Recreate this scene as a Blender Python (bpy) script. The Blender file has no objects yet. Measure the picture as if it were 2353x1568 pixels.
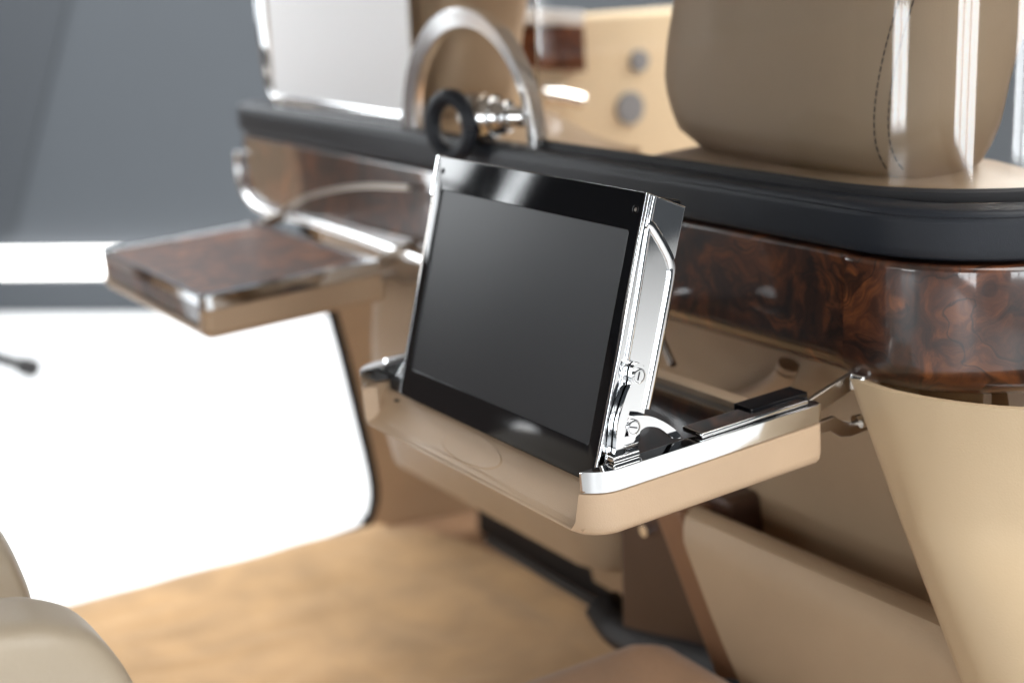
import bpy, bmesh, math, random
from mathutils import Vector as V, Matrix
random.seed(4)
S = bpy.context.scene
# ---------------------------------------------------------------- camera
YAW, PITCH, ROLL, FPX = 1.00719, 0.26186, -0.04439, 3309.88     # focal length in px of a 2352 px wide picture
fw = V((-math.sin(YAW)*math.cos(PITCH), math.cos(YAW)*math.cos(PITCH), -math.sin(PITCH)))
r0 = V((math.cos(YAW), math.sin(YAW), 0)); u0 = r0.cross(fw)
rt = r0*math.cos(ROLL) + u0*math.sin(ROLL); up = u0*math.cos(ROLL) - r0*math.sin(ROLL)
cam = bpy.data.cameras.new('camera'); co = bpy.data.objects.new('camera', cam); S.collection.objects.link(co)
co.matrix_world = Matrix((( rt.x, up.x, -fw.x, 0), (rt.y, up.y, -fw.y, 0), (rt.z, up.z, -fw.z, 0), (0, 0, 0, 1)))
cam.sensor_width = 36; cam.lens = FPX/2352*36; cam.clip_start = .02; cam.clip_end = 100
cam.dof.use_dof = True; cam.dof.focus_distance = .935; cam.dof.aperture_fstop = 3.6
S.camera = co
# ---------------------------------------------------------------- world, lamps, exposure
w = bpy.data.worlds.new('World'); S.world = w; w.use_nodes = True
w.node_tree.nodes['Background'].inputs[0].default_value = (.75, .85, 1, 1)
w.node_tree.nodes['Background'].inputs[1].default_value = .12
S.view_settings.view_transform = 'Standard'; S.view_settings.look = 'None'; S.view_settings.exposure = 0
S.render.resolution_x = 1024; S.render.resolution_y = 682
def area(name, loc, to, sx, sy, power, col=(1, 1, 1)):
    l = bpy.data.lights.new(name, 'AREA'); l.shape = 'RECTANGLE'; l.size = sx; l.size_y = sy; l.energy = power; l.color = col
    o = bpy.data.objects.new(name, l); S.collection.objects.link(o); o.location = loc
    o.rotation_euler = (V(to)-V(loc)).to_track_quat('-Z', 'Y').to_euler(); return o
area('studio_softbox', (-3.9, .6, 1.7), (-3.7, .6, -1.2), 2.2, 6, 400, (.95, .98, 1))
area('studio_softbox.001', (1.5, 1.2, 1.7), (1.3, 1.2, -1.2), 2.2, 6, 250, (1, .98, .95))
area('windscreen_light', (-1.2, 4.2, 1.6), (-1.2, 1.5, -.3), 3, 1.2, 190, (1, .95, .88))  # added lamp standing in for light through the windscreen
area('rear_fill', (-1.4, -3.4, 1.0), (-1.2, .3, -.3), 2.4, 1.1, 40, (1, .95, .88))  # added fill from behind, brightens the surfaces facing the rear
# ---------------------------------------------------------------- measuring helpers
def ray(px, py): return fw + rt*((px-1176)/FPX) - up*((py-784)/FPX)
def onp(px, py, o, n): d = ray(px, py); return d*(V(o).dot(V(n))/d.dot(V(n)))
def at(px, py, ax, val): d = ray(px, py); return d*(val/d[ax])
# ---------------------------------------------------------------- materials
def mat(name, col, rough=.5, metal=0, coat=0, bump=0, bscale=300, spec=.5, var=0, vscale=6, coat_r=.03, sheen=0, rvar=0):
    m = bpy.data.materials.new(name); m.use_nodes = True; nt = m.node_tree; b = nt.nodes['Principled BSDF']
    b.inputs['Base Color'].default_value = (*col, 1); b.inputs['Roughness'].default_value = rough; b.inputs['Metallic'].default_value = metal
    b.inputs['Coat Weight'].default_value = coat; b.inputs['Coat Roughness'].default_value = coat_r; b.inputs['Specular IOR Level'].default_value = spec
    b.inputs['Sheen Weight'].default_value = sheen
    tc = nt.nodes.new('ShaderNodeTexCoord')
    def noise(sc, det=4, dist=0):
        n = nt.nodes.new('ShaderNodeTexNoise'); n.inputs['Scale'].default_value = sc; n.inputs['Detail'].default_value = det; n.inputs['Distortion'].default_value = dist
        nt.links.new(tc.outputs['Object'], n.inputs['Vector']); return n
    if bump:
        n = noise(bscale, 3); bp = nt.nodes.new('ShaderNodeBump'); bp.inputs['Strength'].default_value = bump; bp.inputs['Distance'].default_value = .001
        nt.links.new(n.outputs['Fac'], bp.inputs['Height']); nt.links.new(bp.outputs[0], b.inputs['Normal'])
    if var:
        n = noise(vscale, 5, .4); r = nt.nodes.new('ShaderNodeValToRGB'); r.color_ramp.elements[0].position = .3; r.color_ramp.elements[1].position = .7
        r.color_ramp.elements[0].color = (*[c*(1-var) for c in col], 1); r.color_ramp.elements[1].color = (*[min(1, c*(1+var)) for c in col], 1)
        nt.links.new(n.outputs['Fac'], r.inputs[0]); nt.links.new(r.outputs[0], b.inputs['Base Color'])
    if rvar:
        n = noise(40, 5); mr = nt.nodes.new('ShaderNodeMapRange'); mr.inputs[3].default_value = rough; mr.inputs[4].default_value = rough+rvar
        mr.inputs[1].default_value = .4; mr.inputs[2].default_value = .75
        nt.links.new(n.outputs['Fac'], mr.inputs[0]); nt.links.new(mr.outputs[0], b.inputs['Roughness'])
    return m
def burl(name, dark, mid, light, scale=9, coat=1):
    m = mat(name, mid, .35, coat=coat, coat_r=.02, spec=.5 if coat == 1 else .25); nt = m.node_tree; b = nt.nodes['Principled BSDF']; L = nt.links.new
    tc = nt.nodes.new('ShaderNodeTexCoord')
    w1 = nt.nodes.new('ShaderNodeTexNoise'); w1.inputs['Scale'].default_value = scale*1.1; w1.inputs['Detail'].default_value = 3
    L(tc.outputs['Object'], w1.inputs['Vector'])
    mx = nt.nodes.new('ShaderNodeMixRGB'); mx.blend_type = 'ADD'; mx.inputs[0].default_value = .16; L(tc.outputs['Object'], mx.inputs[1]); L(w1.outputs['Color'], mx.inputs[2])
    n1 = nt.nodes.new('ShaderNodeTexNoise'); n1.inputs['Scale'].default_value = scale*1.9; n1.inputs['Detail'].default_value = 9; n1.inputs['Distortion'].default_value = .75; n1.inputs['Roughness'].default_value = .66
    L(mx.outputs[0], n1.inputs['Vector'])
    r = nt.nodes.new('ShaderNodeValToRGB'); e = r.color_ramp.elements; e[0].position = .36; e[0].color = (*dark, 1); e[1].position = .68; e[1].color = (*light, 1)
    k = e.new(.47); k.color = (*[ (a*.5+c*.5) for a, c in zip(dark, mid)], 1); k = e.new(.53); k.color = (*mid, 1)
    L(n1.outputs['Fac'], r.inputs[0])
    # dark wandering veins
    n2 = nt.nodes.new('ShaderNodeTexNoise'); n2.inputs['Scale'].default_value = scale*.95; n2.inputs['Detail'].default_value = 6; n2.inputs['Distortion'].default_value = 2.2
    L(mx.outputs[0], n2.inputs['Vector'])
    s1 = nt.nodes.new('ShaderNodeMath'); s1.operation = 'SUBTRACT'; s1.inputs[1].default_value = .5; L(n2.outputs['Fac'], s1.inputs[0])
    s2 = nt.nodes.new('ShaderNodeMath'); s2.operation = 'ABSOLUTE'; L(s1.outputs[0], s2.inputs[0])
    s3 = nt.nodes.new('ShaderNodeMapRange'); s3.inputs[1].default_value = 0; s3.inputs[2].default_value = .03; s3.inputs[3].default_value = .85; s3.inputs[4].default_value = 0; L(s2.outputs[0], s3.inputs[0])
    m2 = nt.nodes.new('ShaderNodeMixRGB'); L(s3.outputs[0], m2.inputs[0]); L(r.outputs[0], m2.inputs[1]); m2.inputs[2].default_value = (*[c*.7 for c in dark], 1)
    L(m2.outputs[0], b.inputs['Base Color']); return m
M = dict(
 tan=mat('tan_leather', (.50, .36, .24), .42, bump=.22, bscale=900, var=.04, vscale=14, spec=.4),
 beige=mat('beige_leather', (.50, .375, .235), .47, bump=.16, bscale=700, var=.03, vscale=8, spec=.4),
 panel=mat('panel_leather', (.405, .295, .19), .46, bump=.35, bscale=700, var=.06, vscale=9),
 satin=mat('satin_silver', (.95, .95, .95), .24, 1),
 seat=mat('seat_leather', (.47, .345, .225), .42, bump=.25, bscale=900, var=.03, vscale=10),
 pale=mat('pale_leather', (.40, .335, .25), .42, bump=.25, bscale=500, var=.03),
 cream=mat('cream_leather', (.75, .6, .4), .5),
 brown=mat('brown_leather', (.22, .11, .055), .5, bump=.2, bscale=500, var=.12, vscale=12),
 darkbrown=mat('dark_brown_trim', (.07, .035, .022), .4, var=.2),
 navy=mat('navy_leather', (.012, .0145, .020), .45, bump=.2, bscale=1400, spec=.32),
 chrome=mat('polished_chrome', (.78, .79, .80), .035, 1, rvar=.035),
 steel=mat('brushed_steel', (.42, .37, .32), .28, 1),
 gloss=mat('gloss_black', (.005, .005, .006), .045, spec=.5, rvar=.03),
 deck=mat('piano_black_deck', (.006, .006, .007), .04, coat=1, coat_r=.015),
 screen=mat('screen_surface', (.024, .026, .031), .40, spec=.6),
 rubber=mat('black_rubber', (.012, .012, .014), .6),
 carpet=mat('tan_carpet', (.43, .26, .115), .95, bump=1, bscale=380, var=.17, vscale=13, sheen=.3),
 carpet2=mat('brown_carpet', (.34, .185, .085), .95, bump=1, bscale=380, var=.22, vscale=9, sheen=.3),
 wall=mat('studio_wall_paint', (.056, .063, .072), .75, var=.04, vscale=.6),
 dark=mat('backdrop_gradient_tone', (.040, .045, .052), .75),  # darker backdrop tone, stands in for a soft gradient
 floor=mat('studio_floor_paint', (.60, .61, .62), .5),
 roof=mat('roof_lining', (.35, .32, .28), .8),
 thread=mat('dark_thread', (.015, .016, .022), .7),
 grey=mat('speaker_grille', (.25, .26, .28), .5),
 white=mat('white_trim', (.85, .85, .85), .4),
 wood=burl('burl_walnut', (.010, .005, .004), (.070, .022, .009), (.21, .066, .019), 10),
 wood2=burl('burl_walnut_light', (.05, .018, .008), (.15, .048, .015), (.34, .12, .036), 12, .12),
)
def glassmat(name, col, rough, tr, ior=1.45):
    m = mat(name, col, rough); b = m.node_tree.nodes['Principled BSDF']; b.inputs['Transmission Weight'].default_value = tr; b.inputs['IOR'].default_value = ior; return m
M['glass'] = glassmat('clear_glass', (1, 1, 1), .0, 1)
M['frost'] = glassmat('frosted_glass', (.97, .97, .98), .5, .06)
e = mat('lit_panel', (1, 1, 1)); b = e.node_tree.nodes['Principled BSDF']; b.inputs['Emission Color'].default_value = (1, .98, .95, 1); b.inputs['Emission Strength'].default_value = 6; M['lit'] = e
# ---------------------------------------------------------------- mesh helpers
def link(name, bm, m, parent=None, sharp=32, smooth=True, recalc=True):
    if recalc: bmesh.ops.recalc_face_normals(bm, faces=bm.faces)
    for f in bm.faces: f.smooth = smooth
    for ed in bm.edges:
        if len(ed.link_faces) == 2 and ed.calc_face_angle(0) > math.radians(sharp): ed.smooth = False
    me = bpy.data.meshes.new(name); bm.to_mesh(me); bm.free(); me.materials.append(M[m] if isinstance(m, str) else m)
    o = bpy.data.objects.new(name, me); S.collection.objects.link(o)
    if len(me.polygons) < 4000: wn = o.modifiers.new('flat_faces_stay_flat', 'WEIGHTED_NORMAL'); wn.keep_sharp = True; wn.weight = 60
    if parent: o.parent = parent; o.matrix_parent_inverse = parent.matrix_world.inverted()
    return o
def tag(o, label, cat, group=None):
    o['label'] = label; o['category'] = cat
    if group: o['group'] = group
    return o
def thing(name, label, cat, loc, group=None):
    o = bpy.data.objects.new(name, None); S.collection.objects.link(o); o.location = loc; o.empty_display_size = .05
    o.matrix_world = Matrix.Translation(loc); return tag(o, label, cat, group)
ID = (V((0, 0, 0)), V((1, 0, 0)), V((0, 1, 0)), V((0, 0, 1)))
def fr(F, p): return F[0] + F[1]*p[0] + F[2]*p[1] + F[3]*p[2]
def box(F, a, b, bev=.001, seg=3, bm=None):
    bm2 = bmesh.new(); vs = []
    for x in (a[0], b[0]):
        for y in (a[1], b[1]):
            for z in (a[2], b[2]): vs.append(bm2.verts.new(fr(F, (x, y, z))))
    for q in ((0, 1, 3, 2), (4, 6, 7, 5), (0, 4, 5, 1), (2, 3, 7, 6), (0, 2, 6, 4), (1, 5, 7, 3)): bm2.faces.new([vs[i] for i in q])
    if bev: bmesh.ops.bevel(bm2, geom=bm2.edges[:], offset=bev, segments=seg, affect='EDGES', profile=.5)
    return merge(bm, bm2)
def merge(bm, bm2):
    if bm is None: return bm2
    me = bpy.data.meshes.new('t'); bm2.to_mesh(me); bm2.free(); bm.from_mesh(me); bpy.data.meshes.remove(me); return bm
def prism(pts, d, bev=0, seg=3, bm=None):
    """polygon of 3-D points extruded along the vector d, edges rounded"""
    b2 = bmesh.new(); d = V(d); lo = [b2.verts.new(V(p)) for p in pts]; hi = [b2.verts.new(V(p)+d) for p in pts]; n = len(pts)
    f1 = b2.faces.new(lo[::-1]); f2 = b2.faces.new(hi)
    for i in range(n): b2.faces.new((lo[i], lo[(i+1) % n], hi[(i+1) % n], hi[i]))
    if bev:
        es = [ed for ed in b2.edges if (f2 in ed.link_faces or f1 in ed.link_faces)]
        bmesh.ops.bevel(b2, geom=es, offset=bev, segments=seg, affect='EDGES', profile=.5)
    return merge(bm, b2)
def rings(rs, cap0=True, cap1=True, closed=True, bm=None):
    b2 = bmesh.new(); vr = [[b2.verts.new(p) for p in r] for r in rs]; n = len(rs[0])
    for a, b in zip(vr, vr[1:]):
        for i in range(n if closed else n-1): b2.faces.new((a[i], a[(i+1) % n], b[(i+1) % n], b[i]))
    if cap0: b2.faces.new(vr[0][::-1])
    if cap1: b2.faces.new(vr[-1])
    return merge(bm, b2)
def smooth_path(ps, n=8):
    ps = [V(p) for p in ps]; out = []
    for i in range(len(ps)-1):
        p0 = ps[max(i-1, 0)]; p1 = ps[i]; p2 = ps[i+1]; p3 = ps[min(i+2, len(ps)-1)]
        for k in range(n):
            t = k/n; out.append(.5*((2*p1)+(p2-p0)*t+(2*p0-5*p1+4*p2-p3)*t*t+(3*p1-p0-3*p2+p3)*t**3))
    out.append(ps[-1]); return out
def tube(path, r, n=14, flat=1, side=None, bm=None, ends=True):
    """swept round (or flattened along 'side') bar"""
    rs = []; L = len(path)
    for i, p in enumerate(path):
        t = (path[min(i+1, L-1)]-path[max(i-1, 0)]).normalized(); a = V(side) if side is not None else (V((0, 0, 1)) if abs(t.z) < .9 else V((1, 0, 0)))
        b = t.cross(a).normalized(); a = b.cross(t).normalized(); rr = r[i] if isinstance(r, (list, tuple)) else r
        rs.append([p + a*(rr*flat*math.cos(2*math.pi*k/n)) + b*(rr*math.sin(2*math.pi*k/n)) for k in range(n)])
    return rings(rs, ends, ends, bm=bm)
def rrect(x0, x1, y0, y1, r, inset=0, k=6, m=6):
    """rounded rectangle: r = radii at (x0,y0),(x1,y0),(x1,y1),(x0,y1); constant vertex count"""
    x0 += inset; x1 -= inset; y0 += inset; y1 -= inset; R = [max(q-inset, .0004) for q in r]
    cs = ((x0+R[0], y0+R[0], math.pi, R[0]), (x1-R[1], y0+R[1], 1.5*math.pi, R[1]), (x1-R[2], y1-R[2], 0, R[2]), (x0+R[3], y1-R[3], .5*math.pi, R[3]))
    out = []
    for i, (cx, cy, a, q) in enumerate(cs):
        arc = [(cx+q*math.cos(a+j*math.pi/2/k), cy+q*math.sin(a+j*math.pi/2/k)) for j in range(k+1)]
        out += arc; nx = cs[(i+1) % 4]; st = (nx[0]+nx[3]*math.cos(nx[2]), nx[1]+nx[3]*math.sin(nx[2]))
        for j in range(1, m): out.append((arc[-1][0]+(st[0]-arc[-1][0])*j/m, arc[-1][1]+(st[1]-arc[-1][1])*j/m))
    return out
def disc(c, ax, r, h, n=28, bev=.0004, bm=None, hole=0):
    ax = V(ax).normalized(); a = ax.orthogonal().normalized(); b = ax.cross(a)
    def ring(rr, hh): return [c+ax*hh+a*(rr*math.cos(2*math.pi*i/n))+b*(rr*math.sin(2*math.pi*i/n)) for i in range(n)]
    rs = [ring(r, 0), ring(r, h-bev), ring(r-bev*.3, h-bev*.3), ring(r-bev, h)]
    if hole: rs += [ring(hole, h), ring(hole, 0)]; return rings(rs, False, False, bm=bm)
    return rings(rs, bm=bm)
def surf(fn, nu, nv, thick=None, bm=None):
    b2 = bmesh.new(); g = [[b2.verts.new(fn(i/nu, j/nv)) for j in range(nv+1)] for i in range(nu+1)]
    for i in range(nu):
        for j in range(nv): b2.faces.new((g[i][j], g[i+1][j], g[i+1][j+1], g[i][j+1]))
    if thick:
        bmesh.ops.recalc_face_normals(b2, faces=b2.faces); bmesh.ops.solidify(b2, geom=b2.faces[:], thickness=thick)
    return merge(bm, b2)
# ================================================================ THE STUDIO
def struct(name, bm, m): o = link(name, bm, m); o['kind'] = 'structure'; return o
struct('studio_floor', box(ID, (-5.5, -7, -1.25), (3.2, 8, -1.2), 0), 'floor')
struct('studio_wall', box(ID, (-5.72, -7, -1.2), (-5.5, 8, 2.4), 0), 'wall')
struct('studio_wall.001', box(ID, (3.2, -7, -1.25), (3.4, 8, 2.4), 0), 'wall')
struct('studio_wall.002', box(ID, (-5.5, 8, -1.25), (3.2, 8.2, 2.4), 0), 'wall')
struct('studio_wall.003', box(ID, (-5.5, -7.2, -1.25), (3.2, -7, 2.4), 0), 'wall')
struct('studio_ceiling', box(ID, (-5.7, -7.2, 2.4), (3.4, 8.2, 2.5), 0), 'wall')
# angled grey backdrop facing the car, standing on the white floor
PB = V((-5.44, 1.19, -1.2)); DB = V((.675, .737, 0)).normalized(); NB = V((DB.y, -DB.x, 0)); FB = (PB, DB, NB, V((0, 0, 1)))
struct('backdrop', box(FB, (-4, -.12, -.02), (5.2, 0, 3.55), 0), 'wall')
t = thing('dark_gradient', 'sheet painting a dark gradient on the backdrop, at the far left of the photo', 'gradient sheet', PB)
link('panel', prism([onp(x, y, PB+NB*.004, NB) for x, y in ((-250, -200), (205, -200), (150, 40), (30, 540), (-250, 540))], NB*.006, .001), 'dark', t)  # darker colour paints the backdrop's soft gradient of tone
def zb_(y): return onp(150, y, PB, NB).z
t = thing('light_strip', 'bright low horizontal light strip along the foot of the grey backdrop', 'light', PB+DB*.4)
x0 = (onp(-6, 600, PB, NB)-PB).dot(DB)
link('lit_face', box(FB, (x0, .002, zb_(630)+1.2), (x0+2.6, .05, zb_(570)+1.2), .02, 5), 'lit', t)
link('housing', box(FB, (x0-.6, .001, 0), (x0+2.9, .03, zb_(634)+1.2), .01, 4), 'wall', t)
def window(loc, d, w_, h_, label, cols=3, st='pane_light'):
    t = thing('studio_window', label, 'window', loc, 'studio windows'); F = (V(loc), V(d), V((d[1], -d[0], 0)), V((0, 0, 1)))
    bm = None
    for i in range(cols+1): x = w_*i/cols; bm = box(F, (x-.03, -.02, 0), (x+.03, .05, h_), .004, bm=bm)
    for z in (0, h_*.55, h_): bm = box(F, (0, -.015, z-.03), (w_, .045, z+.03), .004, bm=bm)
    link('window_frame', bm, 'white', t)
    for i in range(cols):
        for z0, z1 in ((0, h_*.55), (h_*.55, h_)): link('pane', box(F, (w_*i/cols+.03, 0, z0+.03), (w_*(i+1)/cols-.03, .02, z1-.03), 0), st, t)
e2 = mat('daylit_pane', (1, 1, 1)); b_ = e2.node_tree.nodes['Principled BSDF']; b_.inputs['Emission Color'].default_value = (.93, .97, 1, 1); b_.inputs['Emission Strength'].default_value = 10; M['pane_light'] = e2
window((3.17, -4.5, -1.0), (0, 1, 0), 1.9, 1.7, 'daylit studio window with white frame on the wall right of the car')
window((3.17, -.5, -.75), (0, 1, 0), .8, 1.5, 'unseen daylit window added on the right wall for streaks in the glass', 2)  # added out of view to draw vertical streaks in the curved glass
window((-1.1, -6.97, -1.1), (-1, 0, 0), -1.3, 1.4, 'unseen daylit window added on the back wall for streaks in the glass', 2)  # added behind the car, another streak for the curved glass
window((-5.47, -1.15, -.85), (0, -1, 0), 1.0, 2.3, 'unseen tall daylit window added on the left wall to whiten the chrome arch', 1)  # added bright surface for the arch face to mirror
window((-5.47, -2.32, .25), (0, -1, 0), .9, 1.4, 'unseen short daylit window added high on the left wall for patches in the bezel', 1)  # added out of view, mirrored as light patches on the bezel
# ================================================================ CAR SHELL
XL, XR = -1.92, -.48
struct('car_roof', box(ID, (XL-.05, -1.4, .3), (XR, 1.5, .34), .01), 'roof')
t = thing('rear_quarter_trim', 'unseen dark side trim by the rear seat, added for reflections, with a small glowing disc', 'side trim', (-1.95, -.5, -.86))
link('trim_panel', box(ID, (-1.99, -1.4, -.86), (-1.93, .22, -.16), .02, 4), 'darkbrown', t)  # unseen, added for reflections and kept dark for the bezel
link('upper_blocker', box(ID, (-1.99, -1.4, -.155), (-1.935, -.165, .29), .008, 4), 'navy', t)  # added blocker, hides part of the bright window from the bezel
link('divider_blocker', box(ID, (-1.985, -.105, -.155), (-1.938, -.052, .29), .006, 4), 'navy', t)  # added blocker, splits the bezel reflection into two patches
lp_n = V((0, -math.cos(.26229), math.sin(.26229))); lp_p = onp(1202, 990, (-.726, .521, -.326), lp_n); lp_d = lp_p.normalized(); lp_r = lp_d - 2*lp_d.dot(lp_n)*lp_n
lp = lp_p + lp_r*((-1.926-lp_p.x)/lp_r.x)
link('glow_ring', disc(lp - V((.003, 0, 0)), (1, 0, 0), .026, .008, 32, .002), 'chrome', t)
link('glow_disc', disc(lp, (1, 0, 0), .018, .007, 32, .002), 'lit', t)  # added glow, mirrored as the oval highlight low on the bezel
t = thing('open_rear_door', 'left rear car door swung wide open, its tan leather lining facing the cabin', 'car door', (-1.99, .3, -1.0))
link('door_lining', box(ID, (-3.05, .24, -.95), (-2.2, .31, -.16), .02, 4), 'tan', t)
link('mirror_insert', box(ID, (-2.58, .30, -.94), (-2.16, .325, -.14), .01, 3), 'darkbrown', t)  # added dark sheet so the fascia mirrors a dark patch
link('waist_trim', box(ID, (-3.05, .22, -.158), (-2.2, .30, -.10), .01, 4), 'wood', t)
struct('car_floor', box(ID, (XL, -1.4, -.92), (XR, 2.4, -.86), .004), 'carpet2')
t = thing('door_pillar', 'tan trimmed pillar beside the open door, foot lit orange, black rubber seal along its edge', 'pillar', (XL, .95, -.86))
pts = [(.925, -.86), (.945, -.80), (.925, -.66), (.895, -.50), (.850, -.32)]
sp = smooth_path([(XL, y, z) for y, z in pts], 8)
link('seal', tube(sp, .008, 10), 'rubber', t)
b2 = None
def pil(u, v):
    k = u*(len(sp)-1); i = min(int(k), len(sp)-2); p = sp[i].lerp(sp[i+1], k-i); a = v*math.pi/2
    return p + V((.06*math.sin(a), .008+.45*v, 0))
link('trim', surf(pil, 40, 10, .01), 'tan', t)
link('sill_trim', tube(smooth_path([(XL, -.9, -.868), (XL, .46, -.866), (XL, .88, -.862), (XL, .925, -.84)], 8), .007, 10), 'rubber', t)

# ================================================================ PARTITION
XC = -1.215
P = thing('partition', 'cabin partition with black leather bar, burl walnut fascia and beige leather lower panels behind both tray tables', 'partition', (XC, .76, -.86))
def wallpath(off=0, xl=-1.868, xr=-.600, r=.11, rl=.05, y=.743, y1=1.15, k=12, dx=.02, seg=None):
    """plan path of the partition front, pushed outwards by off; left end to right end"""
    out = []
    cl = (xl+rl, y+rl); cr = (xr-r, y+r)
    out.append(V((xl-off, y1, 0))); out.append(V((xl-off, (y1+cl[1])/2, 0)))
    for i in range(k+1): a = math.pi + i*math.pi/2/k; out.append(V((cl[0]+(rl+off)*math.cos(a), cl[1]+(rl+off)*math.sin(a), 0)))
    n = int((cr[0]-cl[0])/dx)
    for i in range(1, n): out.append(V((cl[0]+(cr[0]-cl[0])*i/n, y-off, 0)))
    for i in range(k+1): a = 1.5*math.pi + i*math.pi/2/k; out.append(V((cr[0]+(r+off)*math.cos(a), cr[1]+(r+off)*math.sin(a), 0)))
    out.append(V((xr+off, (y1+cr[1])/2, 0))); out.append(V((xr+off, y1, 0)))
    return out
def wallsweep(prof, sel=lambda p: True, cap=True, **kw):
    """profile points (offset outwards, z), swept along the front of the partition"""
    ps = [[p + V((0, 0, z)) for p in wallpath(o, **kw)] for o, z in prof]
    idx = [i for i in range(len(ps[0])) if sel(wallpath(0, **kw)[i])]
    return rings([[r[i] for r in ps] for i in idx], cap, cap)
bar = [(-.035, -.213), (.001, -.213), (.0035, -.2105), (.004, -.205), (.0045, -.188), (.0036, -.1838), (.0029, -.1832), (.0035, -.1826), (.0030, -.1800), (.0008, -.1782), (-.004, -.1772), (-.020, -.1772), (-.030, -.179), (-.035, -.182)]
ob = link('leather_bar', wallsweep(bar), 'navy', P, 50)
bm = None; wp = wallpath(.0036)
acc = 0
for a, b in zip(wp, wp[1:]):
    if a.x < -1.0 or a.y > .95: continue
    d = (b-a); n = max(1, int(d.length/.0032))
    for i in range(n):
        p = a + d*((i+.15)/n); q = a + d*((i+.75)/n); z = V((0, 0, -.1832)); bm = tube([p+z, q+z], .0004, 5, bm=bm)
o = link('stitching', bm, 'thread', P); o['kind'] = 'stuff'
def woodprof(o): 
    pr = [(-.04, -.2155), (o-.006, -.2155)]
    for i in range(5): a = i*math.pi/8; pr.append((o-.005+.005*math.sin(a), -.2205+.005*math.cos(a)))
    pr += [(o+.001, -.245), (o+.001, -.27)]
    for i in range(9): a = i*math.pi/16; pr.append((o-.022+.023*math.cos(a), -.287-.0235*math.sin(a)))
    return pr + [(-.04, -.3108)]
XF0, XF1 = -1.70, -.722
def fascia(name, o, x0, x1, y1max, label):
    prof = woodprof(o); ks = wallpath(0); idx = [i for i, p in enumerate(ks) if x0 <= p.x <= x1]
    base = [[p+V((0, 0, z)) for p in wallpath(oo)] for oo, z in prof]
    sec = [[r[i] for r in base] for i in idx]
    def shape(p, c):
        q = min(1, max(0, (-1.25-c.x)/.45)); zb = -.311 - .014*q*q*(3-2*q)
        q = min(1, max(0, (-1.745-c.x)/.12)); zb += .075*(1-math.sqrt(max(0, 1-q*q)))
        if c.y > .80 and c.x < -1.7: zb += .03
        return V((p.x, p.y, -.2155 + (p.z+.2155)*(zb+.2155)/(-.311+.2155)))
    sec = [[shape(p, ks[i]) for p in sc_] for sc_, i in zip(sec, idx)]
    # close the ends at the exact x and round them in a little
    for xe, first in ((x0, True), (x1, False)):
        if abs((ks[idx[0]] if first else ks[idx[-1]]).y-.743) > .002: continue
        for sh, dx in ((.0, .0022), (.0022, 0)):
            s = [V((xe + (dx if first else -dx), .743-(oo-(sh if oo > 0 else 0)), z)) for oo, z in prof]
            if first: sec.insert(0, s) if True else None
            else: sec.append(s)
    ob = link(name, rings(sec), 'wood', P, 40); ob['label'] = label; return ob
fascia('fascia_panel', .0, -3, XF1, .8, 'long flat burl walnut fascia panel above the trays')
fascia('fascia_block', .006, XF1+.001, 0, 1.2, 'rounded burl walnut corner block at the right end')
# recessed leather backing behind each tray
def mir(x, s): return x if s > 0 else 2*XC - x
PRF = smooth_path([(a, b, 0) for a, b in [(-.004, .83), (-.003, .765), (.0, .748), (.006, .740), (.02, .737), (.045, .736), (.085, .748), (.125, .778), (.165, .84), (.185, .95)]], 8)
for s in (1,):
    def back(u, v):
        x = -1.20+u*.56; z = -.25-v*.42
        y = .800 + .06*max(0, v-.30)**1.2 + .018*math.sin(u*math.pi)*(1-v) + .02*v
        return V((mir(x, s), y, z))
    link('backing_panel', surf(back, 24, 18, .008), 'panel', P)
    def col(u, v):
        z = -.3035 - v*.50; d = -.315-z
        xe = -.707 + .548*d - .25*max(0, d-.30)**1.2
        prof = [(-.004, .83), (-.003, .765), (.0, .748), (.006, .740), (.02, .737), (.045, .736), (.085, .748), (.125, .778), (.165, .84), (.185, .95)]
        q = PRF[int(round(u*36))*2]; px, py = q.x, q.y
        right = (-.60-xe)*.0
        return V((mir(xe+(px*max(.3, (-.578+.10*min(1, max(0, (-.40-z)/.12))-xe)/.125) if px > 0 else px), s), py+.01*v, z))
    link('column_panel', surf(col, 36, 26, .006), 'beige', P)
# near magazine pocket
def pocket(u, v):
    z0 = -.488 + .012*(1-abs(2*u-1)**2)*0 + .006*(u-.5)
    xl = -.930 + .185*v; x = xl + u*(-.598+.10*v-xl)
    roll = [(.775, .004), (.764, .010), (.752, .006), (.746, -.006)]
    if v < .12:
        k = v/.12*3; i = min(int(k), 2); f = k-i; y = roll[i][0]+(roll[i+1][0]-roll[i][0])*f; z = z0+roll[i][1]+(roll[i+1][1]-roll[i][1])*f
    else:
        q = (v-.12)/.88; y = .746 - .012*math.sin(q*math.pi) + .03*q; z = z0-.006-q*.24
    return V((x, y, z))
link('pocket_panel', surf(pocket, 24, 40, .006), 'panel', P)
bm = prism([(-.968, .752, -.485), (-.926, .750, -.480), (-.775, .752, -.70), (-.815, .752, -.72)], (0, .05, 0), .004)
link('edge_strip', bm, 'brown', P)
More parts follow.
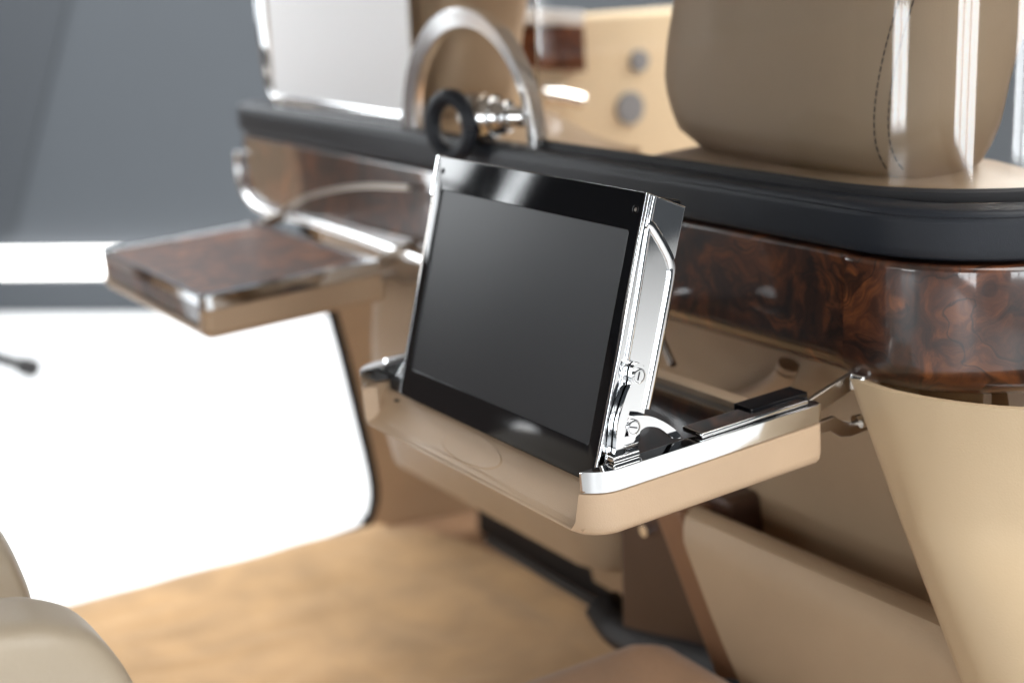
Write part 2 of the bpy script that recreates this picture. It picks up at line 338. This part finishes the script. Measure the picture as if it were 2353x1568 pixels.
# far lower panel sweeping across the middle
def lower(u, v):
    x = -1.60 + u*.535; a = v*math.pi*.5
    zb = -.605 + .02*(1-u)*0
    q = min(1, v/.8); y = .775-.022*math.sin(q*math.pi); z = -.33+(zb+.33)*q
    if v > .8: k = (v-.8)/.2*math.pi/2; y = .775+.05*math.sin(k)*.8; z = zb - .012*math.sin(k)
    if u > .9: y += .06*((u-.9)/.1)**2
    if u < .2: y += .10*((.2-u)/.2)**2; z += .02*((.2-u)/.2)**2*v
    return V((x, y, z))
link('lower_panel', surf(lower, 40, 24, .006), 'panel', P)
link('console_face', box(ID, (-1.062, .785, -.70), (-.90, .84, -.47), .006), 'darkbrown', P)
bm = disc(at(1475, 1208, 1, .80), (0, -1, 0), .012, .012); bm = disc(at(1500, 1212, 1, .79), (0, -1, 0), .006, .012, bm=bm)
link('console_knob', bm, 'chrome', P)
link('seat_rail', tube(smooth_path([at(1120, 1240, 1, .84), at(1250, 1318, 1, .84), at(1375, 1392, 1, .84)], 4), .005, 10), 'rubber', P)
link('under_seat_shade', box(ID, (-1.79, 1.05, -.86), (-1.0, 1.12, -.56), .01), 'rubber', P)  # black box put in for the shade of the gap under the seat
link('kick_strip', tube(smooth_path([at(1385, 1385, 1, .80), at(1430, 1445, 1, .80), at(1520, 1495, 1, .79), at(1720, 1568, 1, .77), at(2000, 1660, 1, .76)], 8), .022, 12, flat=.9), 'rubber', P)
link('curved_band', tube(smooth_path([at(1480, 965, 1, .79), at(1600, 945, 1, .79), at(1720, 915, 1, .79), at(1790, 875, 1, .79), at(1812, 835, 1, .79)], 8), .009, 12), 'tan', P)  # curved leather band behind the near tray
link('edge_highlight', tube(smooth_path([at(x, y, 1, .738) for x, y in ((546, 350), (547, 385), (557, 430), (580, 466), (611, 485), (651, 496), (710, 509), (816, 543), (930, 584), (1000, 610))], 6), .0050, 14), 'satin', P)  # bright bar put in for the highlight on the lacquered lower edge
link('grey_arc', tube(smooth_path([at(x, y, 1, .732) for x, y in ((640, 492), (690, 458), (760, 437), (840, 427), (940, 431))], 6), .0030, 10), 'steel', P)  # thin grey arc across the left of the fascia
# glass screen standing on the bar
def gl(u, v):
    k = u*(len(gp)-1); i = min(int(k), len(gp)-2); p = gp[i].lerp(gp[i+1], k-i); return p + V((0, 0, -.176 + v*.40))
ga = wallpath(-.022, r=.16); gb = wallpath(-.027, r=.16); gx = [i for i, p in enumerate(ga) if p.x > -1.150 and p.y < 1.1]
gp = [ga[i] for i in gx]
b3 = bmesh.new(); 
L0 = [[p+V((0, 0, -.175)), p+V((0, 0, .26))] for p in gp]
gi = [gb[i] for i in gx]
vs = [[b3.verts.new(q) for q in (a+V((0, 0, -.175)), a+V((0, 0, .26)), c+V((0, 0, .26)), c+V((0, 0, -.175)))] for a, c in zip(gp, gi)]
for a, c in zip(vs, vs[1:]):
    for i in range(4): b3.faces.new((a[i], a[(i+1) % 4], c[(i+1) % 4], c[i]))
b3.faces.new(vs[0]); b3.faces.new(vs[-1][::-1])
link('glass_pane', b3, 'glass', P)
gk = [wallpath(o_, r=.16) for o_ in (-.016, -.016, -.018, -.0215)]; zz_ = (-.180, -.1725, -.1705, -.1705)
link('glass_gasket', rings([[gk[q][i]+V((0, 0, zz_[q])) for q in range(4)] + [gk[3][i]+V((0, 0, -.180))] for i in gx]), 'rubber', P)
link('frosted_pane', box(ID, (-1.765, .766, -.178), (-1.395, .771, .26), .001), 'frost', P)
link('pane_frame', tube(smooth_path([(-1.42, .772, -.1695), (-1.6, .772, -.1695), (-1.74, .772, -.1695), (-1.775, .772, -.16), (-1.790, .772, -.12), (-1.795, .772, -.02), (-1.795, .772, .26)], 8), .0085, 14), 'chrome', P)
# chrome arch
ac = V((-1.262, .757, -.178)); bm = None
rs = []
for i in range(61):
    a = math.pi*i/60; d = V((math.cos(a), 0, math.sin(a)))
    sec = [(.130, .008), (.111, .008), (.1100, .0)] + [(.1106, -.0015), (.1118, -.0025), (.1280, -.0065), (.1294, -.0058)] + [(.130, .0)]
    rs.append([ac + V((d.x*r, y, d.z*r)) for r, y in sec])
link('arch_trim', rings(rs), 'satin', P)
t = thing('intercom_handset', 'chrome barrel with a black leather wrapped ring, standing on the bar inside the chrome arch', 'handset', (-1.25, .73, -.178))
rs = []
rc = at(1036, 290, 1, .722)
lr = link('leather_ring', tube([rc + V((.0235*math.cos(a), .008*math.cos(a), .0285*math.sin(a))) for a in [2*math.pi*i/40 for i in range(41)]], .0085, 14, flat=1.0, side=(0, 1, 0), ends=False), 'navy', t)
o1 = at(1078, 268, 1, .742); o2 = at(1215, 268, 1, .775); ax = (o2-o1).normalized(); LB = (o2-o1).length
link('barrel', disc(o1, ax, .023, LB*.30, 36, .003), 'steel', t)
link('barrel', disc(o1+ax*LB*.31, ax, .0215, LB*.16, 36, .003), 'chrome', t)
link('barrel', disc(o1+ax*LB*.48, ax, .0175, LB*.22, 36, .006), 'chrome', t)
kb = link('knob', disc(o1+ax*LB*.72, ax, .010, LB*.26, 28, .003), 'chrome', t)
link('knob_stem', disc(o1+ax*LB*.80+V((0, -.002, -.004)), (0, -1, -.3), .006, .014), 'chrome', kb)
link('end_cap', disc(o1-ax*.001, -ax, .019, .003, 36, .001), 'chrome', t)
# ================================================================ TRAY TABLES
TB = .040
BX = V((1, 0, 0)); BB = V((0, math.cos(TB), math.sin(TB))); BZ = V((0, -math.sin(TB), math.cos(TB)))
K = .908; TO = V((-.78374, .54765, -.35646))*K + V((.0065, 0, 0))
TW, TL, TC, TH = .336, .207, .0148, .0315
def trayframe(O): return (O, -BX, BB, BZ)          # local: a = leftwards from the right edge, b = towards the partition, h = up
def tray(O, label, closed):
    F = trayframe(O)
    t = thing('tray_table', label, 'tray table', O + BB*.1, 'fold out tray tables')
    R = (.027, .027, .006, .006) if not closed else (.011, .011, .006, .006)
    k, m = 10, 26
    pl = rrect(0, TW, 0, TL, R, 0, k, m); N = len(pl)
    rim = -TC + .0
    def top(i):
        a, b = pl[i]
        if b > .03: return rim
        # low front lip between the rails
        d = min(a, TW-a)
        s = min(1, max(0, (d-.0145)/.006)); s = s*s*(3-2*s)
        mid = math.exp(-((a-TW/2)/.06)**2)*.004
        return rim - (TH-.0050)*s if not closed else rim - (.0215+mid*.3)*s
    tops = [top(i) for i in range(N)]
    bot = -TC-TH
    def ring(ins, hf): return [fr(F, (*q, hf(i))) for i, q in enumerate(rrect(0, TW, 0, TL, R, ins, k, m))]
    rs = [ring(.016, lambda i: bot-.0015), ring(.007, lambda i: bot), ring(.0032, lambda i: bot+.0013), ring(.001, lambda i: min(bot+.004, tops[i]-.0022)), ring(0, lambda i: min(bot+.009, tops[i]-.0015)),
          ring(0, lambda i: tops[i]-.0010), ring(.0008, lambda i: tops[i]-.0007), ring(.0025, lambda i: tops[i]),
          ring(.0105, lambda i: tops[i]-.0003), ring(.0125, lambda i: tops[i]-.002)]
    fl = bot + .0040
    rs += [ring(.0135, lambda i: fl+.002), ring(.016, lambda i: fl)]
    link('leather_base', rings(rs), 'tan', t, 40)
    # chrome side rails
    for side in (0, 1):
        wr = .0135; r = .027 if not closed else .011; wr = min(wr, r) if closed else wr; P2 = []
        a0 = math.acos(max(-1, (r-wr)/r))
        for i in range(15):
            a = a0*(1-i/14); P2.append((r-r*math.cos(a), r-r*math.sin(a)))
        P2 += ([(.0135, 0)] if False else []) + [(0, .05), (0, .1), (0, TL-.006), (.0015, TL-.0015), (.006, TL), (wr, TL)]
        if side: P2 = [(TW-a, b) for a, b in P2][::-1]
        link('chrome_rail', prism([fr(F, (a, b, -TC+.0004)) for a, b in P2], BZ*(TC-.0004), .0013, 4), 'chrome', t, 40)
    return t, F
O1 = TO
t1, F1 = tray(O1, 'near tan leather tray table with chrome rails and the black monitor standing in it', False)
floor_h = -TC-TH+.0040
# black deck behind the monitor foot, with a front wall
pl = [(.0145, .034), (TW-.0145, .034), (TW-.0145, TL-.003), (.0145, TL-.003)]
link('deck', prism([fr(F1, (a, b, -.0135-.050*(b-.034)-.014)) for a, b in pl], BZ*.014, .001, 2), 'deck', t1)
link('front_sill', box(F1, (.0145, .0290, -.0240), (TW-.0145, .0345, -.0105), .0008), 'rubber', t1)
AP = [(.0030, -TC-TH+.0050), (.008, -TC-TH+.0066), (.014, -TC-TH+.0115), (.020, -TC-TH+.0165), (.026, -.0232), (.0292, -.0215)]
def apron(u, v):
    k = v*(len(AP)-1); i = min(int(k), len(AP)-2); f = k-i; a = .0128+u*(TW-.0256); e = max(0, 1-min(a-.0128, TW-.0128-a)/.012)
    d = (a-TW/2-.006)/.055
    return fr(F1, (a, AP[i][0]+(AP[i+1][0]-AP[i][0])*f, AP[i][1]+(AP[i+1][1]-AP[i][1])*f + .0035*e*e*math.sin(v*math.pi) + .0012*math.exp(-(v-.12)**2/.01)*math.exp(-d**4)))
link('front_apron', surf(apron, 60, 24), 'tan', t1)
# slide covers on top of the rails
for s in (0, 1):
    def A(a): return a if not s else TW-a
    x0, x1 = sorted((A(.0030), A(.0245)))
    link('slide_cover', box(F1, (x0, .098, .0004), (x1, .196, .0042), .0013), 'chrome', t1)
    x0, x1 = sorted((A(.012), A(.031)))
    link('hinge_cover', box(F1, (x0, .150, -.004), (x1, .204, .0062), .0014), 'gloss', t1)  # gloss black stands for dark wood mirrored in chrome
    x0, x1 = sorted((A(.0085), A(.0165)))
    link('rail_block', box(F1, (x0, .028, .0003), (x1, .050, .0040), .0011), 'chrome', t1)
bm = disc(fr(F1, (.018, .152, -.001)), BZ, .003, .004); link('hinge_pin', bm, 'chrome', t1)
# finger recess and screw hole in the tray apron
def apz(b):
    for (b0, h0), (b1, h1) in zip(AP, AP[1:]):
        if b <= b1: return h0+(h1-h0)*max(0, b-b0)/(b1-b0)
    return AP[-1][1]
rs = []
for q, h in ((1.03, .0000), (1, .0008), (.96, .0010), (.90, .0004), (.5, -.0001+.0004)):
    rs.append([fr(F1, (TW/2+.006+.040*q*math.cos(2*math.pi*i/40), .0165+.0085*q*math.sin(2*math.pi*i/40), apz(.0165+.0085*q*math.sin(2*math.pi*i/40))+h)) for i in range(40)])
link('finger_recess', rings(rs, False, True), 'tan', t1, 60)
link('screw_hole', disc(fr(F1, (TW-.036, .024, apz(.024))), BZ, .0032, .0006, bev=.0002), 'rubber', t1)
# ---- far tray, folded shut: walnut lid in a chrome frame
O2 = TO + V((-.73734*K+.004, 0, .002))
t2, F2 = tray(O2, 'far fold out tray table with closed burl walnut lid in a chrome frame', True)
def frame_ring(F, x0, x1, y0, y1, wd, h0, h1, r):
    rs = []
    for ins, h in ((0, h0), (0, h1-.001), (.0008, h1), (wd-.0008, h1), (wd, h1-.001), (wd, h0)):
        rs.append([fr(F, (*q, h)) for q in rrect(x0, x1, y0, y1, r, ins, 6, 4)])
    return rings(rs, False, False)
link('lid_frame', frame_ring(F2, .0138, TW-.0138, .001, TL-.002, .006, -TC+.003, -.0005, (.002,)*4), 'chrome', t2)
link('walnut_lid', box(F2, (.0200, .007, -.012), (TW-.0200, TL-.008, -.0012), .0015), 'wood2', t2)
link('front_veneer', box(F2, (.0142, .0012, -TC-.0175), (TW-.0142, .009, -.0035), .0015), 'wood', t2)
# support arms under the back of both trays
for F, tt in ((F1, t1), (F2, t2)):
    for a in (.010, TW-.010):
        p = [fr(F, (a, TL-.01, -.007)), fr(F, (a, TL+.02, -.006)), fr(F, (a, TL+.06, .010))]
        sgn = 1
        link('upper_arm', tube(p, .0075, 4, flat=.25 if 0 else 1, side=BZ) if 0 else prism([fr(F, (a, TL-.012, -.016)), fr(F, (a, TL-.012, -.002)), fr(F, (a, TL+.065, .017)), fr(F, (a, TL+.065, .004))], BX*-.004, .0006), 'steel', tt)
        link('lower_arm', prism([fr(F, (a-.003, b, h)) for b, h in ((TL-.012, -.018), (TL-.012, -.026), (TL+.014, -.026), (TL+.024, -.034), (TL+.034, -.0365), (TL+.075, -.035), (TL+.075, -.027), (TL+.036, -.0275), (TL+.028, -.024), (TL+.018, -.017))], BX*-.004, .0006), 'steel', tt)
        link('arm_rivet', disc(fr(F, (a-.004, TL+.060, -.031)), BX, .0035, .004), 'chrome', tt)
bm = box((at(1962, 884, 1, .735), V((1, 0, 0)), V((0, 1, 0)), V((0, 0, 1))), (-.006, 0, -.006), (.008, .02, .008), .003)
link('hinge_bracket', bm, 'satin', t1)
bm = disc(at(1975, 962, 1, .75), (0, -1, 0), .004, .006); bm = disc(at(1990, 970, 1, .75), (0, -1, 0), .003, .006, bm=bm)
link('hinge_screw', bm, 'chrome', t1)
link('stay', tube([at(1512, 762, 1, .755), at(1546, 838, 1, .748)], .0034, 12), 'chrome', t1)
link('deck_edge', tube([at(1488, 880, 1, .70), at(1566, 916, 1, .685)], .0015, 8), 'steel', t1)
# ================================================================ MONITOR
MA = .26229; MX = V((1, 0, 0)); MU = V((0, math.sin(MA), math.cos(MA))); MN = V((0, math.cos(MA), -math.sin(MA)))
M0 = V((-.72617, .52118, -.32575)) - MU*.0135
W, H = .27, .18053+.0135
FM = (M0, -MX, MU, MN)        # local: a = leftwards from the right edge, u = up, n = backwards
t = thing('folding_monitor', 'black screen in gloss black bezel and chrome sides, leaning back in the near tray', 'monitor', M0 - MX*W/2)
mon = t
def rr_m(x0, x1, u0_, u1, r, n, ins=0): return [fr(FM, (*q, n)) for q in rrect(x0, x1, u0_, u1, (r,)*4, ins, 6, 3)]
sx0, sx1, su0, su1 = .0138, W-.0142, .0135+.0099, H-.0261
rs = [rr_m(.0035, W-.003, 0, H, .0022, .006), rr_m(.0035, W-.003, 0, H, .0022, .0009), rr_m(.0035, W-.003, 0, H, .0022, .0003, .0003), rr_m(.0035, W-.003, 0, H, .0022, 0, .001)]
rs += [rr_m(sx0-.0007, sx1+.0007, su0-.0007, su1+.0007, .0029, 0), rr_m(sx0-.0002, sx1+.0002, su0-.0002, su1+.0002, .0024, .0002), rr_m(sx0, sx1, su0, su1, .0022, .0006), rr_m(sx0, sx1, su0, su1, .0022, .004)]
link('bezel', rings(rs, False, False), 'gloss', t, 40)
link('screen_panel', box(FM, (sx0-.001, su0-.001, .0010), (sx1+.001, su1+.001, .0052), 0), 'screen', t)
link('housing', box(FM, (.004, .004, .006), (W-.004, H-.001, .0325), .002), 'gloss', t)
# chrome side cheeks
def side(px, py, xo=0): p = onp(px, py, M0+MX*xo, MX) - M0; return (p.dot(MU), p.dot(MN))
def sp(px, py, xo): p = onp(px, py, M0+MX*xo, MX); return p
cheek = [(0, H), (0, 0), (.010, 0), (.030, .030), (.0335, H-.0042)]
cheek = [(-.0002, H), (-.0002, .001), (.0315, .001), (.0330, H-.0045)]
for s in (0, 1):
    off = (lambda x: x) if not s else (lambda x: W-x)
    pts = [fr(FM, (off(.0036), u, n)) for n, u in cheek]
    link('side_cheek', prism(pts, MX*(.0036 if not s else -.003), .0014, 4), 'chrome', t, 40)
# raised mouldings on the right cheek
def zz(X, Y): return ((1600+X/3.92)*.859, (900+Y/3.92)*.859)
def mp(pts, xo): return smooth_path([sp(*q, xo) for q in pts], 8)
link('moulding', tube(mp([(1504, 452), (1494, 500), (1484, 560), (1462, 700), (1436, 850), (1400, 1040), (1392, 1078)], .0004), .0022, 14, side=MX, flat=.55), 'chrome', t, 60)
link('moulding', tube(mp([(1487, 514), (1500, 524), (1528, 572), (1541, 604), (1541, 640), (1520, 756), (1500, 860), (1484, 938)], .0004), .0034, 16, side=MX, flat=.5), 'chrome', t, 60)
link('bezel_screw', disc(fr(FM, (.010, H-.012, -.0002)), -MN, .0030, .0007, bev=.0003, hole=.0018), 'gloss', t)
link('bezel_screw', disc(fr(FM, (.010, H-.012, .0001)), -MN, .0014, .0006, bev=.0003), 'steel', t)
link('camera_hole', disc(fr(FM, (W-.0115, H-.0115, .0004)), -MN, .0026, .0007, bev=.0002), 'rubber', t)
link('corner_clip', box(FM, (W-.0032, H-.032, -.0008), (W+.0012, H+.0004, .008), .001), 'chrome', t)
# folding links at the right cheek
def outl(pts, xo, n=5):
    return [sp(*zz(*q), xo) for q in pts]
def plate(name, pts, xo, th, n=4):
    P3 = outl(pts, xo); P3 = smooth_path(P3+[P3[0]], n)[:-1]
    return link(name, prism(P3, -MX*th, .0005, 3), 'chrome', t, 40)
L1 = [(352, 360), (345, 440), (345, 500), (312, 570), (272, 680), (238, 790), (208, 900), (192, 1040), (182, 1180), (178, 1255), (262, 1250), (264, 1100), (288, 990), (304, 890), (330, 770), (360, 670), (400, 590), (455, 520), (498, 450), (505, 370), (478, 300), (420, 272), (372, 300)]
plate('upper_link', L1, .0070, .0035)
L1b = [(x-78, y-12) for x, y in L1]
plate('upper_link', L1b, .0025, .0016)
L2 = [(290, 930), (312, 868), (360, 832), (450, 826), (560, 838), (680, 888), (790, 960), (872, 1040), (850, 1062), (775, 1066), (735, 1025), (640, 958), (545, 940), (480, 955), (430, 1000), (400, 1050), (350, 1052), (305, 1010)]
plate('lower_link', L2, .0065, .0045)
for X, Y, tilt in ((425, 413, (14, -50)), (370, 950, (52, 4))):
    c = sp(*zz(X, Y), .0078)
    r = (sp(*zz(X, Y-82), .0078)-c).length
    link('pivot_boss', disc(c-MX*.001, MX, r, .0016, 36, .0005, hole=r*.84), 'chrome', t)
    pc = link('pivot_screw', disc(c-MX*.001, MX, r*.78, .0014, 36, .0003), 'chrome', t)
    q0 = sp(*zz(X-tilt[0]*.7, Y-tilt[1]*.9), .0084); q1 = sp(*zz(X+tilt[0]*.7, Y+tilt[1]*.9), .0084)
    link('screw_slot', tube([q0-MX*.0001, q1-MX*.0001], .00045, 8), 'rubber', pc)
plate('link_foot', [(262, 1045), (392, 1040), (380, 1100), (340, 1130), (262, 1150)], .0052, .004, 2)
# the same pair of links at the far left cheek
for n, (pa, pb, r_) in enumerate((((.040, .014), (.012, .004), .003), ((.022, .020), (.002, .012), .0025))):
    link('left_link', tube([fr(FM, (W+.006, pa[0], pa[1])), fr(FM, (W+.008, pb[0], pb[1]))], r_, 12), 'chrome', t)
# ================================================================ FRONT SEATS, DOOR CARD
def front_seat(cx, label, gr):
    t = thing('front_seat', label, 'seat', (cx, .95, -.86), gr)
    # headrest: flat padded front panel with side panel wrapping round
    rs = []
    z0, z1 = -.176, .17
    def prof(z):
        k = (z-z0)/(z1-z0); hw = .158 + .008*math.sin(k*math.pi) - .030*max(0, 1-k/.18)**2 - .05*max(0, (k-.8)/.2)**2
        return hw
    for i in range(25):
        k = i/24; z = z0+(z1-z0)*k; hw = prof(z); e = min(1, math.sin(math.pi*min(max(k, .0), 1))*4.5+.45)
        yf = .800 + .028*(1-min(1, e)); yb = .940 - .03*(1-min(1, e)); sec = []
        for j in range(40):
            a = 2*math.pi*j/40; ca, sa = math.cos(a), math.sin(a); n = 3.2
            sx = math.copysign(abs(ca)**(2/n), ca); sy = math.copysign(abs(sa)**(2/n), sa)
            sec.append(V((cx+hw*sx + .020*max(0, (k-.15)/.23)**1.6, (yf+yb)/2 + (yb-yf)/2*sy, z - .010*ca*(1-k))))
        rs.append(sec)
    bm = rings(rs); bmesh.ops.triangulate(bm, faces=[f for f in bm.faces if len(f.verts) > 4])
    ho = link('headrest', bm, 'seat', t, 60)
    bm = None
    for xo in (.117, .1275):
        pth = []
        for i in range(12, 230):
            z = z0 + (z1-z0)*i/240; k = i/240; hw = prof(z)
            xx = xo + (.014*((.13-k)/.13)**2*(1 if xo < .12 else .8) if k < .13 else 0); e = min(1, math.sin(math.pi*k)*4.5+.45); yf = .800+.028*(1-e); yb = .940-.03*(1-e)
            f = (1-min(.999, (xx/hw))**3.2)**(1/3.2); y = (yf+yb)/2-(yb-yf)/2*f
            pth.append(V((cx+xx+.020*max(0, (k-.15)/.23)**1.6, y-.0006, z-.010*(xx/hw)*(1-k))))
        for i in range(0, len(pth)-3, 4): bm = tube([pth[i], pth[i+3]], .00045, 5, bm=bm)
    o = link('stitching', bm, 'thread', ho); o['kind'] = 'stuff'
    bm = None
    rs = []
    for i in range(17):
        k = i/16; x = cx-.24+.48*k; e = (1-abs(2*k-1)**3.5)
        rs.append([V((x, y, z)) for y, z in ((.80, -.25), (.785, -.20-.03*(1-e)), (.79, -.180-.045*(1-e)), (.82, -.170-.05*(1-e)), (.90, -.166-.055*(1-e)), (.98, -.180-.06*(1-e)), (1.02, -.22), (1.0, -.40), (.84, -.40))])
    link('backrest', rings(rs), 'seat', t, 60)
    return t
front_seat(-.878, 'near front seat with beige leather headrest close behind the clear glass', 'front seats beyond the partition')
front_seat(-1.555, 'far front seat whose headrest shows through the chrome arch', 'front seats beyond the partition')
t = thing('front_door_trim', 'cream front door trim with walnut rail and two round grey speakers, far beyond the partition', 'door trim', (-1.93, 1.4, -.86))
link('door_card', box(ID, (-1.97, 1.12, -.86), (-1.92, 1.75, -.098), .01), 'cream', t)
link('waist_rail', prism([at(1125, 60, 0, -1.90), at(1345, 60, 0, -1.90), at(1350, 165, 0, -1.90), at(1240, 160, 0, -1.90), at(1120, 130, 0, -1.90)], (-.02, 0, 0), .002), 'wood2', t)
link('sill_light', prism([at(1100, 14, 0, -1.87), at(1345, 26, 0, -1.87), at(1345, 58, 0, -1.87), at(1100, 50, 0, -1.87)], (-.06, 0, 0), .003), 'white', t)  # white strip paints the bright light along the window sill
for px, py, r in ((1468, 140, .018), (1447, 248, .027)): link('speaker', disc(at(px, py, 0, -1.92), (1, 0, 0), r, .008, 32, .002), 'grey', t)
link('pull_handle', tube([at(1245, 215, 0, -1.89), at(1290, 222, 0, -1.89), at(1335, 232, 0, -1.89)], .014, 12), 'chrome', t)
t = thing('window_pillar', 'taupe lined pillar behind the glass at the right edge of the photo', 'pillar', (-.62, 1.25, -.86))
link('lining', box(ID, (-.75, 1.2, -.5), (-.5, 1.4, .3), .03, 5), 'roof', t)
link('wood_trim', box(ID, (-.80, 1.16, -.24), (-.56, 1.2, -.19), .008), 'wood2', t)
# ================================================================ CARPETS
def mat_mesh(poly, z, h, r=.03, n=10, amp=.006, sc=9):
    from mathutils import noise
    c = sum((V(p) for p in poly), V((0, 0)))/len(poly)
    b = bmesh.new(); bnd = smooth_path([(p[0], p[1], 0) for p in poly+[poly[0]]], 10)[:-1]; N = len(bnd)
    lv = [(1, 0)] + [(1-.05*math.sin(a)*0-(1-math.cos(a))*.05, h*math.sin(a)) for a in [i*math.pi/8 for i in range(1, 5)]] + [(q/16, h) for q in range(14, 0, -1)]
    rs = []
    for k, hh in lv:
        rs.append([b.verts.new((c[0]+(p.x-c[0])*k, c[1]+(p.y-c[1])*k, z+hh+(amp*noise.noise(V((p.x*k*sc, p.y*k*sc, 1))) if hh > 0 else 0))) for p in bnd])
    for a, d in zip(rs, rs[1:]):
        for i in range(N): b.faces.new((a[i], a[(i+1) % N], d[(i+1) % N], d[i]))
    b.faces.new(rs[-1]); return b
o = link('floor_mat', mat_mesh([(-1.905, -.3), (-1.905, .5), (-1.90, .90), (-1.86, .945), (-1.80, .99), (-1.62, 1.03), (-1.46, 1.03), (-1.34, 1.02), (-1.27, .98), (-1.22, .86), (-1.20, .5), (-1.2, -.3)], -.862, .022), 'carpet', None, 60)
tag(o, 'thick tan carpet mat on the car floor beside the open door', 'floor mat')
o = link('tunnel_carpet', box(ID, (-.955, -.2, -.90), (-.62, .745, -.588), .045, 8), 'carpet2', None, 60)
tag(o, 'raised brown carpet hump over the centre tunnel, below the brown strip', 'carpet')
# ================================================================ REAR SEAT
t = thing('rear_seat', 'pale leather rear seat, only its rounded front bolsters showing at lower left', 'seat', (-1.1, 0, -.86))
def roll(x0, x1, pts, edge=.03):
    rs = []; n = 28
    cy = sum(p[0] for p in pts)/len(pts); cz = sum(p[1] for p in pts)/len(pts)
    for i in range(n+1):
        a = i/n; a = .5-.5*math.cos(math.pi*(.02+.96*a)); k = (1-min(.9999, abs(2*a-1))**5)**(1/3.2)
        rs.append([V((x0+(x1-x0)*a, cy+(y-cy)*k, cz+(z-cz)*k)) for y, z in pts])
    b = rings(rs); return b
def yz(px, py, x): p = at(px, py, 0, x); return (p.y, p.z)
x = -.95
A = smooth_path([(0, *yz(-160, 1150, x)), (0, *yz(-60, 1195, x)), (0, *yz(20, 1232, x)), (0, *yz(66, 1310, x)), (0, *yz(94, 1395, x)), (0, *yz(70, 1440, x)), (0, *yz(0, 1460, x)), (0, *yz(-160, 1480, x))], 6)
link('side_bolster', roll(-1.34, -.93, [(p.y, p.z) for p in A]), 'pale', t, 70)
x = -.80
A = smooth_path([(0, *yz(-160, 1420, x)), (0, *yz(0, 1406, x)), (0, *yz(90, 1402, x)), (0, *yz(190, 1428, x)), (0, *yz(258, 1495, x)), (0, *yz(300, 1580, x)), (0, *yz(310, 1700, x)), (0, *yz(0, 1760, x)), (0, *yz(-160, 1760, x))], 6)
link('cushion', roll(-.84, -.765, [(p.y, p.z) for p in A]), 'pale', t, 70)
t = thing('light_stand', 'blurred dark stand foot outside the open door at the left edge of the photo', 'stand', (-3.6, .8, -1.2))
a1 = at(-60, 805, 0, -3.2); a2 = at(48, 838, 0, -3.2)
link('foot', tube([a1, a1.lerp(a2, .5), a2], .014, 10), 'rubber', t); link('foot_cap', disc(a2, a2-a1, .022, .04, 16, .006), 'rubber', t)
